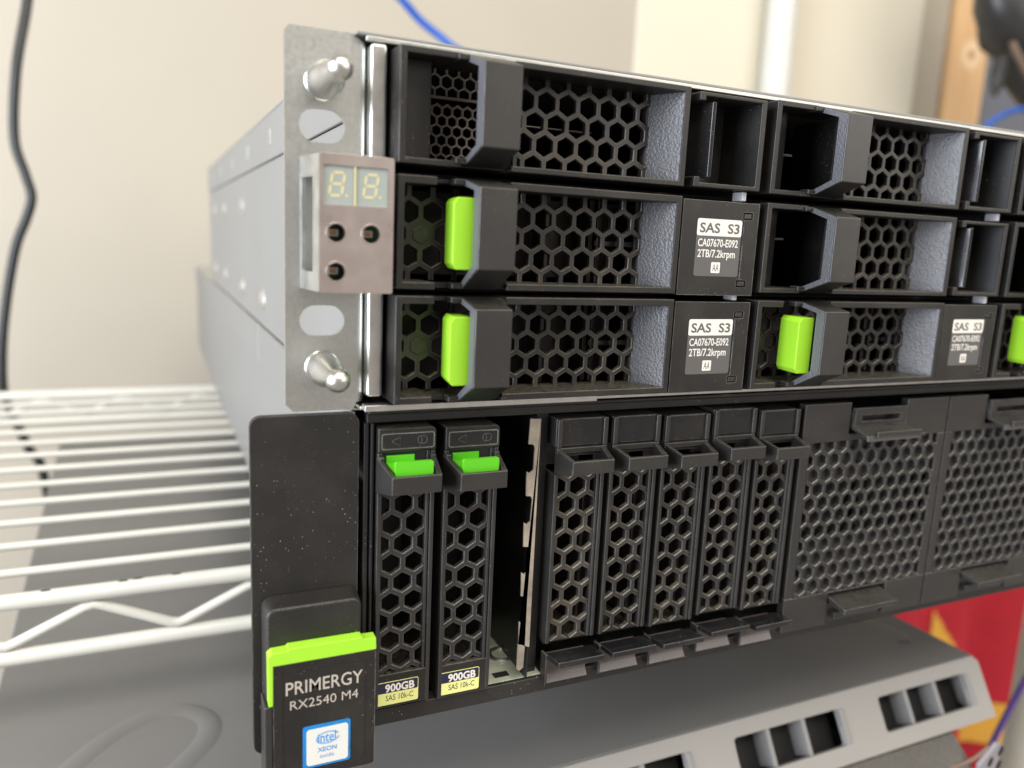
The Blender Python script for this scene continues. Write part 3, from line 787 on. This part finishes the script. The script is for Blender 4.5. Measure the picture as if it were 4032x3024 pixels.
def make_cover():
    r = thing('bay_cover', (140.2, 0, -90.2), '', 'bay cover')
    W, H = 68.2, 80.2
    m = MB()
    m.prism([(0, 0), (20.4, 0), (20.4, -11.0), (47.2, -11.0), (47.2, 0), (W, 0), (W, -13.2), (0, -13.2)], 'y', 8, 11)
    m.prism([(0, -67.9), (W, -67.9), (W, -H), (48.2, -H), (48.2, -68.6), (20.0, -68.6), (20.0, -H), (0, -H)], 'y', 8, 11)
    m.box(0, 3.6, 8, 11, -67.9, -13.2); m.box(64.6, W, 8, 11, -67.9, -13.2)
    import bmesh
    fr = m.build('cover_frame', 'handle', r, 0.25)
    m = MB(); honeycomb(m, (3.6, 64.6, -67.9, -13.2), 5.78, 1.45, 6.5, -14.6, 8.0, 2.0, 0.22); m.build('honeycomb', 'handle', r)
    m = MB(); m.box(3.6, 64.6, 9.8, 10.4, -28.6, -13.2); m.box(3.6, 64.6, 9.8, 10.4, -67.9, -48.4); m.build('honeycomb_back', 'handle', r)
    m = MB(); m.box(3.6, 64.6, 13.5, 14.5, -48.4, -28.6); m.box(30, 38, 11, 13, -46, -31); m.build('inner_panel', 'black_in', r)
    # top clip: slotted plate with a bent lip
    m = MB()
    m.prism([(21.6, -3.6), (45.9, -3.6), (45.9, -9.4), (21.6, -9.4)], 'y', 10.3, 11.3)
    m.build('clip_back', 'black_in', r)
    c = plate('clip', [[(21.4, -2.0), (46.0, -2.0), (46.0, -8.2), (21.4, -8.2)], [(24.6, -4.4), (43.0, -4.4), (43.0, -6.6), (24.6, -6.6)]], 7.0, 8.0, 'handle', r, 0.2)
    m = MB(); m.prism([(8.0, -8.1), (1.0, -10.2), (0.6, -12.0), (1.4, -12.0), (2.2, -10.9), (8.0, -9.3)], 'x', 21.2, 46.4); m.build('clip_lip', 'handle', c, 0.2)
    m = MB(); m.box(25.0, 45.8, .2, 1.3, -10.6, -8.8); m.box(45.8, 48.4, .4, 1.4, -11.2, -10.2); m.build('clip_ridge', 'handle', c, 0.2)
    m = MB(); m.prism([(11, -69.5), (3.0, -71.2), (0.8, -71.6), (0.8, -73.4), (2.0, -73.0), (11, -71.2)], 'x', 20.8, 46.6)
    c2 = m.build('clip', 'handle', r, 0.2)
    m = MB(); m.box(20.2, 48.0, 9.4, 11, -H, -73.0); m.box(24, 46, 7.8, 9.4, -78.8, -76.2); m.build('clip_base', 'handle', c2, 0.25)
    return r
cv = make_cover(); cv['label'] = 'wide black honeycomb bay cover beside the five narrow blanks'; cv['group'] = 'honeycomb bay covers'
copy_tree(cv, (209.1, 0, -90.2), 'wide black honeycomb bay cover, farther from the narrow blanks')

# ================================================================== WIRE SHELF
ws = thing('wire_shelf', (150, 330, -200), 'white coated wire shelf carrying the stacked server units', 'shelf', world=True)
XL, XW = -420, 530
for y0, face in ((133.2, -1), (527, 1)):
    tr = MB(); tr.tube([(XL, y0, -178.2), (XW, y0, -178.2)], 3.05, 14); tr.build('rail', 'wire', ws, 0, True)
    tr = MB(); tr.tube([(XL, y0, -199.8), (XW, y0, -199.8)], 3.05, 14); tr.build('rail', 'wire', ws, 0, True)
    pts = []; k = 0; x = XL
    x = -76 - 29 * 12
    while x < XW:
        up = (k % 2 == 0)
        z = -183.0 if up else -195.2
        s_ = -1 if up else 1
        pts += [(x - 3.2, y0, z + s_ * .9), (x, y0, z), (x + 3.2, y0, z + s_ * .9)]
        x += 29; k += 1
    tr = MB(); tr.tube(pts, 1.9, 10); tr.build('truss_wire', 'wire', ws, 0, True)
for x, y in ((-65.6, 133.0), (-60.5, 133.6), (-47.0, 133.4), (-91.0, 132.8)):
    m = MB(); m.tube([(x - 2.2, y, -175.4), (x - 1, y, -175.25), (x + 1, y, -175.25), (x + 1.8, y, -175.4)], [.15, .45, .4, .1], 8); m.build('paint_chip', 'dark_metal', ws, 0, True)
y = 155.2
while y < 522:
    m = MB(); m.tube([(XL, y, -176.0), (XW, y, -176.0)], 1.7, 10); m.build('wire', 'wire', ws, 0, True); y += 29.2
for x in (-300, 420):
    m = MB(); m.tube([(x, 133, -181), (x, 527, -181)], 2.6, 10); m.build('cross_wire', 'wire', ws, 0, True)
for x, y in ((536, 146), (536, 515), (-424, 146), (-424, 515)):
    m = MB(); m.tube([(x, y, -900), (x, y, 60)], 12.7, 24); m.build('post', 'wire', ws, 0, True)

# ================================================================== GREY COMPUTER CASE BELOW
pc = thing('computer_case', (90, 300, -420), 'grey computer case lying on its side under the wire shelf', 'computer case', world=True)
m = MB()
top = [(-110, 43), (305.5, 46.8), (290, 565), (-128.6, 570)]
m.prism(top, 'z', -232.5, -230); m.build('top_sheet', 'box_top', pc, 1.0, seg=3)
m = MB(); m.prism([(-109, 64), (304, 66), (289, 564), (-127.6, 569)], 'z', -420, -232.7); m.build('case_body', 'box_top', pc, 2.0, seg=3)
# sloped front bezel (own frame: u along the edge, w down the slope)
U = Vector((1, 0.0125, 0)).normalized(); Wd = Vector((306 - 305.5, 32.6 - 46.8, -254.2 + 230)); Wd = (Wd - U * Wd.dot(U)).normalized()
N = U.cross(Wd).normalized()
if N.y > 0: N = -N
O = Vector((305.5, 46.8, -229.9))
def bez(u, w, d=0.0): return tuple(O + U * u + Wd * w + N * d)
def bez_plate(name, loops, d0, d1, mat, parent, bevel=0.0):
    me = plate_mesh(name, loops, d0, d1)
    for v in me.vertices:
        x, y, z = v.co / MM
        v.co = Vector(bez(x, -z, -y)) * MM
    return finish(me, name, mat, parent, bevel)
BH = 28.0
vents = []
u = -12.3
for k in range(6): vents.append((u - 57.5 - 81.2 * k, u - 81.2 * k))
vents = [v for v in vents if v[0] > -400]
loops = [[(-415, -.0), (-3, -.0), (0, -3), (0, -BH), (-415, -BH)]] + [rrect(a, b, -21.0, -6.2, 1.6) for a, b in vents]
bzl = bez_plate('front_bezel', loops, -1.5, 1.5, 'box_bezel', pc, 0.7)
for a, b in vents:
    for q in (a + 18.6, a + 38.0):
        me = MB(); me.add([bez(q + i, w, d) for d in (-9, .2) for i, w in ((-1, 6), (1, 6), (1, 21), (-1, 21))], [(0, 1, 2, 3), (7, 6, 5, 4), (0, 4, 5, 1), (1, 5, 6, 2), (2, 6, 7, 3), (3, 7, 4, 0)])
        me.build('vent_rib', 'box_vent', bzl, 0.2)
    me = MB(); me.add([bez(b + i, w, d) for d in (-1, 2.0) for i, w in ((-.2, 6.4), (2.2, 6.4), (2.6, 20.8), (.2, 20.8))], [(0, 1, 2, 3), (7, 6, 5, 4), (0, 4, 5, 1), (1, 5, 6, 2), (2, 6, 7, 3), (3, 7, 4, 0)])
    me.build('vent_lip', 'box_vent', bzl, 0.5)
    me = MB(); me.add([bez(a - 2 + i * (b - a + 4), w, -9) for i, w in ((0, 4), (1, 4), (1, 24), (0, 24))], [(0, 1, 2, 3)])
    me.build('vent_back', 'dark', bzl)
m = MB(); m.prism([(66, -232.6), (46.0, -232.6), (33.6, -253.6), (66, -254)], 'x', 300, 304.6); m.build('bezel_end', 'box_bezel', bzl)
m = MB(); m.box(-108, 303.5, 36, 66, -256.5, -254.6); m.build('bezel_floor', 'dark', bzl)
# darker lower front below the bezel
q0 = bez(0, BH)
m = MB(); m.prism([(40, -254.5), (32.0, -255.2), (24.0, -262), (14.0, -272), (14.0, -420), (44, -420)], 'x', -108, 277); m.build('lower_front', 'box_dark', pc, 0.5)
m = MB(); m.tube([(-100, 22.5, -264), (262, 23.0, -264.5), (272, 22.0, -263.5), (278, 21, -261.5), (285, 20, -257)], 0.9, 8); m.build('trim_edge', 'strap', pc, 0, True)
m = MB(); m.prism([(277.5, -420), (277.5, -263), (287.5, -254.5), (291, -255.5), (292, -420)], 'y', 18, 20); ppn = m.build('perforated_side', 'box_white', pc, 0.6)
for k in range(5):
    for j in range(2):
        m = MB(); m.prism([(284.5 + 6.2 * j + 1.5 * math.cos(a * .7854) + .7 * math.sin(a * .7854), -263 - 7 * k + 4 * j + 2.4 * math.sin(a * .7854)) for a in range(8)], 'y', 17.8, 18.3); m.build('slot', 'dark', ppn)
# embossed channels on the top sheet
def emboss(pts, w):
    P = spline([(x, y, 0) for x, y in pts], 8); m = MB(); n = len(P); vs = []
    for i, p in enumerate(P):
        d = (P[min(i + 1, n - 1)] - P[max(i - 1, 0)]).normalized(); s = Vector((-d.y, d.x, 0))
        for k, h in ((-1, -.05), (-.5, .55), (.5, .55), (1, -.05)):
            v = p + s * (k * w); vs.append((v.x, v.y, -230 + h))
    m.add(vs, [(i * 4 + k, i * 4 + k + 1, i * 4 + k + 5, i * 4 + k + 4) for i in range(n - 1) for k in range(3)])
    m.build('embossed_rib', 'box_top', pc, 0, True)
emboss([(-94, 88), (-84, 104), (-72, 119), (-58, 128), (-46, 128), (-38, 118), (-39, 106), (-47, 94), (-60, 78)], 4.5)
emboss([(262, 96), (276, 93), (285, 86), (288, 76), (284, 68)], 4.5)

# ================================================================== CABLES AND BACKGROUND THINGS
m = MB(); m.tube(spline([(-128, 640, 210), (-139, 630, 134), (-148.7, 620, 78), (-153.2, 620, 24), (-147, 620, -5), (-143.3, 620, -24), (-148, 620, -42), (-157, 620, -66), (-166, 620, -108), (-172, 620, -150), (-174, 620, -190), (-170, 622, -209), (-158.4, 625, -246), (-148, 628, -275), (-140, 640, -400)], 10), 4.0, 14)
tag(m.build('hanging_cable', 'cable_black', None, 0, True), 'black cable hanging with a kink in front of the beige wall', 'cable')
m = MB(); m.tube(spline([(120, 640, 240), (160, 628, 201), (180, 622, 184), (199, 620, 167), (224, 610, 148), (252, 590, 120), (262, 575, 60)], 10), 4.0, 12)
tag(m.build('network_cable', 'cable_blue', None, 0, True), 'blue cable dropping straight behind the storage shelf below bare wall', 'cable', 'blue cables')
m = MB(); m.tube(spline([(780, 450, 40), (800, 450, 90), (811, 450, 107), (825, 450, 117.5), (847, 450, 127.5), (872, 450, 133.2), (930, 450, 132), (990, 450, 110)], 10), 3.3, 12)
tag(m.build('network_cable', 'cable_blue', None, 0, True), 'blue cable arching in front of the timber post and grey board', 'cable', 'blue cables')
m = MB(); m.tube(spline([(540, 112, -190), (490, 106, -250), (454, 105, -305), (446.8, 105, -317), (437.9, 105, -332), (424, 104, -358), (395, 100, -430)], 10), 2.0, 10)
tag(m.build('thin_cable', 'cable_purple', None, 0, True), 'thin purple cable in front of the red cloth', 'cable')

# red cloth with yellow motifs
cl = thing('hanging_cloth', (1000, 500, -1000), 'red cloth with yellow motifs hanging behind the computer case', 'cloth', world=True)
def wave(x, z): return 500 + 26 * math.sin(x * 0.020 + 0.4 + z * .002) + 11 * math.sin(x * 0.053 + z * 0.006) - (1 / (1 + math.exp((x - 930) / 14))) * -30
def cloth(name, mat, inside, x0, x1, z0, z1, step, lift):
    m = MB(); nx = int((x1 - x0) / step); nz = int((z1 - z0) / step)
    for s in (0, 3.0):
        o = len(m.v)
        for j in range(nz + 1):
            for i in range(nx + 1):
                x = x0 + i * step; z = z0 + j * step; m.v.append((x, wave(x, z) - lift + s, z))
        for j in range(nz):
            for i in range(nx):
                if inside(x0 + (i + .5) * step, z0 + (j + .5) * step):
                    a = o + j * (nx + 1) + i; m.f.append((a, a + 1, a + nx + 2, a + nx + 1))
    return m.build(name, mat, cl, 0, True)
cloth('cloth_sheet', 'red', lambda x, z: True, 840, 1500, -1040, -380, 12, 0)
cloth('cloth_motif', 'gold', lambda x, z: abs(x - 935 - (z + 560) * -.28) < (-522 - z) * .34 and z > -640, 880, 1040, -640, -520, 4, 2.5)
cloth('cloth_band', 'gold', lambda x, z: True, 1040, 1500, -778, -706, 12, 2.5)

# black bag with a brown strap, top right
bag = thing('shoulder_bag', (1200, 700, 190), 'black bag with a brown strap in front of the timber post', 'bag', world=True)
m = MB(); rows = 18; n = 24
prof = [(365 + 140, 70), (480, 96), (440, 110), (400, 116), (370, 118), (340, 116), (315, 108), (292, 92), (278, 70), (262, 78), (240, 70), (215, 54), (190, 34), (170, 10)]
for j, (z, r) in enumerate(prof):
    for k in range(n):
        a = 2 * math.pi * k / n
        rr = r * (1 + .05 * math.sin(3 * a + z * .03) + .03 * math.sin(7 * a + z * .08))
        cx = 1226 + max(0, 290 - z) * 0.85
        m.v.append((cx + rr * math.cos(a), 700 + .55 * rr * math.sin(a), z))
for j in range(len(prof) - 1):
    for k in range(n): m.f.append((j * n + k, (j + 1) * n + k, (j + 1) * n + (k + 1) % n, j * n + (k + 1) % n))
m.build('bag_body', 'bag', bag, 0, True)
m = MB(); m.tube(spline([(1128, 660, 282), (1142, 655, 262), (1180, 650, 222), (1230, 648, 172), (1300, 650, 90)], 8), 5.0, 10); m.build('strap', 'strap', bag, 0, True)
m = MB(); m.tube(spline([(1150, 690, 268), (1152, 690, 250), (1149, 690, 226), (1147, 690, 212)], 8), [6 + 6 * math.sin(math.pi * min(1, i / 24 + .15)) for i in range(25)], 12); m.build('zip_pull', 'bag', bag, 0, True)
